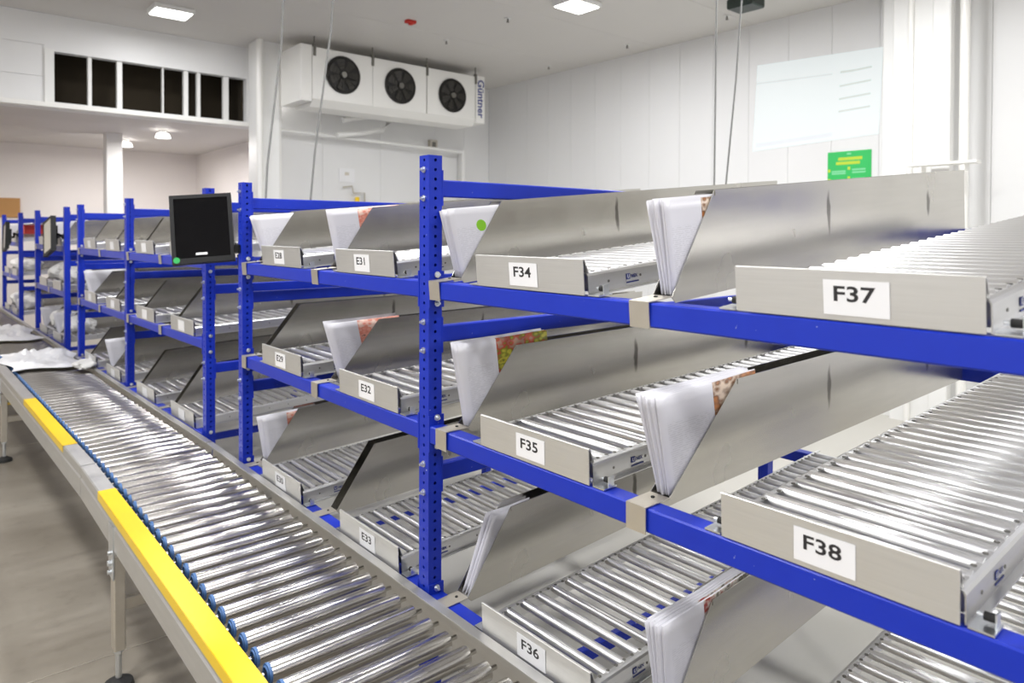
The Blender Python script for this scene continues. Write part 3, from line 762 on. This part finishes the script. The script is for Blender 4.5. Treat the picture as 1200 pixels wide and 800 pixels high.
for x in (2.36, 3.083, 3.842, 4.60):
    MB().box(x - .015, x + .015, -.006, .03, H - .11, H + .02).cyl((x, .012, H), (x, .012, ZC - 2.985), .007, 8).build('hanger', 'grey_metal', cu)
# pipework and wall fittings
tag(MB().cyl((2.28, 6.60, 2.755), (4.99, 6.60, 2.695), .022, 12).cyl((4.99, 6.60, 2.715), (4.99, 6.60, 0), .03, 12).build('wall_pipe', 'white_paint'), 'long thin white pipe crossing the back wall below the cooling unit', 'pipe')
tag(MB().path([(2.98, 6.5, 2.745), (3.3, 6.5, 2.80), (3.62, 6.5, 2.87), (3.72, 6.5, 2.98), (3.64, 6.5, 3.06), (3.3, 6.5, 3.0), (3.05, 6.5, 2.94)], .034, 10).build('drain_pipe', 'white_paint'), 'bent white drain pipe hanging under the cooling unit', 'pipe')
tag(MB().cbox(5.03, 5.11, 6.70, 6.79, 0, 2.72, .006, 'z').cbox(5.11, 5.12, 6.75, 6.79, 0, .1, .002, 'z').build('door_post', 'white_paint'), 'white door post in the far corner under the cooling unit', 'post')
t = thing('vent_box', 'small grey vent box on the back wall under the cooling unit', 'vent', (4.58, 6.735, 2.79))
MB().cbox(-.06, .06, 0, .058, -.06, .06, .006, 'x').build('body', 'bracket_steel', t); MB().box(-.03, .03, -.004, 0, -.04, .03).build('grille', 'grey_metal', t)
t = thing('wall_sign', 'small white notice on the back wall above the pipe loop', 'sign', (3.26, 6.785, 2.28))
MB().box(-.11, .11, 0, .006, -.09, .09).build('plate', 'label_white', t); MB().box(-.03, .03, -.001, 0, .0, .04).build('mark', 'bracket_steel', t)
t = thing('valve_loop', 'thin grey pipe loop with a yellow handle on the back wall', 'pipe', (3.33, 6.74, 1.9))
MB().path([(-.15, 0, .22), (-.02, 0, .24), (.0, 0, .15), (.16, 0, .16), (.17, 0, -.4)], .010, 8).build('loop', 'bracket_steel', t)
MB().cbox(.02, .07, -.03, 0, .03, .10, .006, 'x').build('valve_handle', 'yellow', t)
# cables from the ceiling
def cable(label, pts, r=.006, mat='cable_grey'):
    P = []
    for a, b in zip(pts, pts[1:]):
        for k in range(8): P.append(Vector(a).lerp(Vector(b), k / 8))
    P.append(Vector(pts[-1])); tag(MB().path(P, r, 8).build('hanging_cable', mat), label, 'cable', 'cables hanging from the ceiling')
CABLES = True
# sprinklers etc.
for x, y in ((3.551, 4.975), (3.549, 3.9), (5.217, 3.756), (5.249, 5.095), (5.132, 2.405)):
    t = thing('sprinkler_head', 'tiny sprinkler head hanging from the ceiling', 'sprinkler', (x, y, ZC), group='sprinkler heads on the ceiling')
    MB().cyl((0, 0, 0), (0, 0, -.008), .03, 12).build('rosette', 'white_paint', t); MB().cyl((0, 0, -.008), (0, 0, -.04), .008, 8).cyl((0, 0, -.04), (0, 0, -.044), .016, 10).build('nozzle', 'grey_metal', t)
t = thing('alarm_box', 'small red alarm beacon on the ceiling', 'alarm', (2.853, 4.616, ZC))
MB().cbox(-.05, .05, -.035, .035, -.03, 0, .005, 'x').build('base', 'red', t); MB().cyl((0, 0, -.03), (0, 0, -.045), .022, 12).build('lens', 'red', t)
t = thing('projector', 'dark projector mounted on the ceiling near the wall', 'projector', (4.75, 1.97, ZC))
MB().cyl((0, 0, 0), (0, 0, -.03), .02, 10).build('mount', 'grey_metal', t); MB().cbox(-.10, .10, -.13, .13, -.12, -.03, .012, 'x').build('body', 'projector_dark', t); MB().cyl((.10, -.06, -.075), (.125, -.06, -.075), .03, 16).build('lens', 'screen_black', t)

# projected picture on the wall
def proj_mat():
    q = N('projected_image'); tc = q.t.nodes.new('ShaderNodeTexCoord'); sp = q.t.nodes.new('ShaderNodeSeparateXYZ'); q.l(tc.outputs['UV'], sp.inputs[0])
    u, v = sp.outputs[0], sp.outputs[1]
    def band(a, b, x): return q.math('MULTIPLY', q.math('GREATER_THAN', x, a), q.math('LESS_THAN', x, b))
    c = q.mix(q.math('MULTIPLY', band(.0, .64, u), band(.78, .80, v)), (.80, .95, .96, 1), (.55, .62, .62, 1))
    for vv in (.80, .645, .49, .34):
        c = q.mix(q.math('MULTIPLY', band(.70, .93, u), band(vv - .012, vv + .012, v)), c, (.30, .42, .34, 1))
    c = q.mix(q.math('MULTIPLY', band(.03, .66, u), band(.05, .10, v)), c, (.66, .74, .82, 1))
    q.b.inputs['Base Color'].default_value = (.6, .6, .6, 1); q.l(c, q.b.inputs['Emission Color']); q.b.inputs['Emission Strength'].default_value = .45
    M['projected'] = q.m
proj_mat()
me = bpy.data.meshes.new('projected_picture')
xp = XW - .004
me.from_pydata([(xp, 2.401, 2.391), (xp, 1.148, 2.446), (xp, 1.12, 3.223), (xp, 2.351, 3.274)], [], [(0, 1, 2, 3)])
me.materials.append(M['projected']); uv = me.uv_layers.new(name='UVMap')
for i, q in enumerate(((0, 0), (1, 0), (1, 1), (0, 1))): uv.data[i].uv = q
tag(obj('projected_picture', me), 'bright projected computer screen picture on the white wall', 'projection')
pt = thing('wall_poster', 'green poster with yellow heading on the white wall', 'poster', (XW - .006, 1.41, 2.16))
MB().box(0, .005, -.2, .2, -.155, .155).build('sheet', 'poster_green', pt)
mb = MB()
for z, a, b in ((.085, -.12, .10), (.045, -.10, .12)): mb.box(-.001, 0, a, b, z - .014, z + .014)
for y, z in ((.185, -.02), (.185, -.11), (.0, -.005), (.0, -.095)): mb.box(-.001, 0, y - .012, y + .012, z - .014, z + .014)
mb.build('heading_print', 'poster_yellow', pt)['kind'] = 'stuff'
mb = MB()
for y0, y1, z in ((.03, .16, -.03), (.03, .16, -.05), (-.15, -.03, -.02), (-.15, -.03, -.045), (.03, .16, -.115), (.03, .16, -.135), (-.15, -.03, -.105), (-.15, -.03, -.13), (-.02, .02, .13)): mb.box(-.001, 0, y0, y1, z - .008, z + .008)
mb.build('text_print', 'poster_mint', pt)['kind'] = 'stuff'
t = thing('bracket_shelf', 'narrow white shelf on the white column behind lane F37', 'shelf', (5.08, .45, 2.08))
MB().cbox(-.06, .06, -.24, .24, 0, .022, .004, 'y').build('board', 'white_enamel', t); MB().box(-.05, .05, .14, .16, -.05, 0).box(-.05, .05, -.16, -.14, -.05, 0).build('bracket', 'white_enamel', t)
# brown board far left
tag(MB().cbox(-1.4, .16, YE - .03, YE - .003, 1.74, 2.02, .004, 'x').build('notice_board', 'wood_board'), 'brown wooden board on the far wall beyond the racks', 'board')
# yellow floor tape
tag(MB().box(-3.2, 1.5, 6.1, 6.2, .0005, .002).build('floor_tape', 'yellow'), 'yellow marking tape across the floor beyond the conveyor leg', 'floor tape')
# cables
cable('thin grey cable hanging down behind the tilted monitor', [(.62, 2.35, ZC), (.55, 2.30, 2.6), (.43, 2.2, 1.9), (.38, 2.12, 1.5)])
cable('grey cable hanging down beside the white hall column', [(.86, 2.2, ZC), (.80, 2.2, 2.7), (.68, 2.15, 2.0), (.62, 2.1, 1.62)])
cable('straight thin cable hanging before the projected picture', [(3.2, 1.25, ZC), (3.19, 1.25, 2.4), (3.18, 1.25, 1.5)])
cable('slanted thin cable hanging before the projected picture', [(3.36, 1.12, ZC), (3.3, 1.16, 2.6), (3.22, 1.22, 1.5)])
cable('black power cable looping down the upright beside lane E28', [(.02, 1.47, 1.45), (.05, 1.50, 1.2), (.03, 1.48, .95), (.06, 1.52, .7), (.02, 1.46, .45)], .004, 'cable_black')
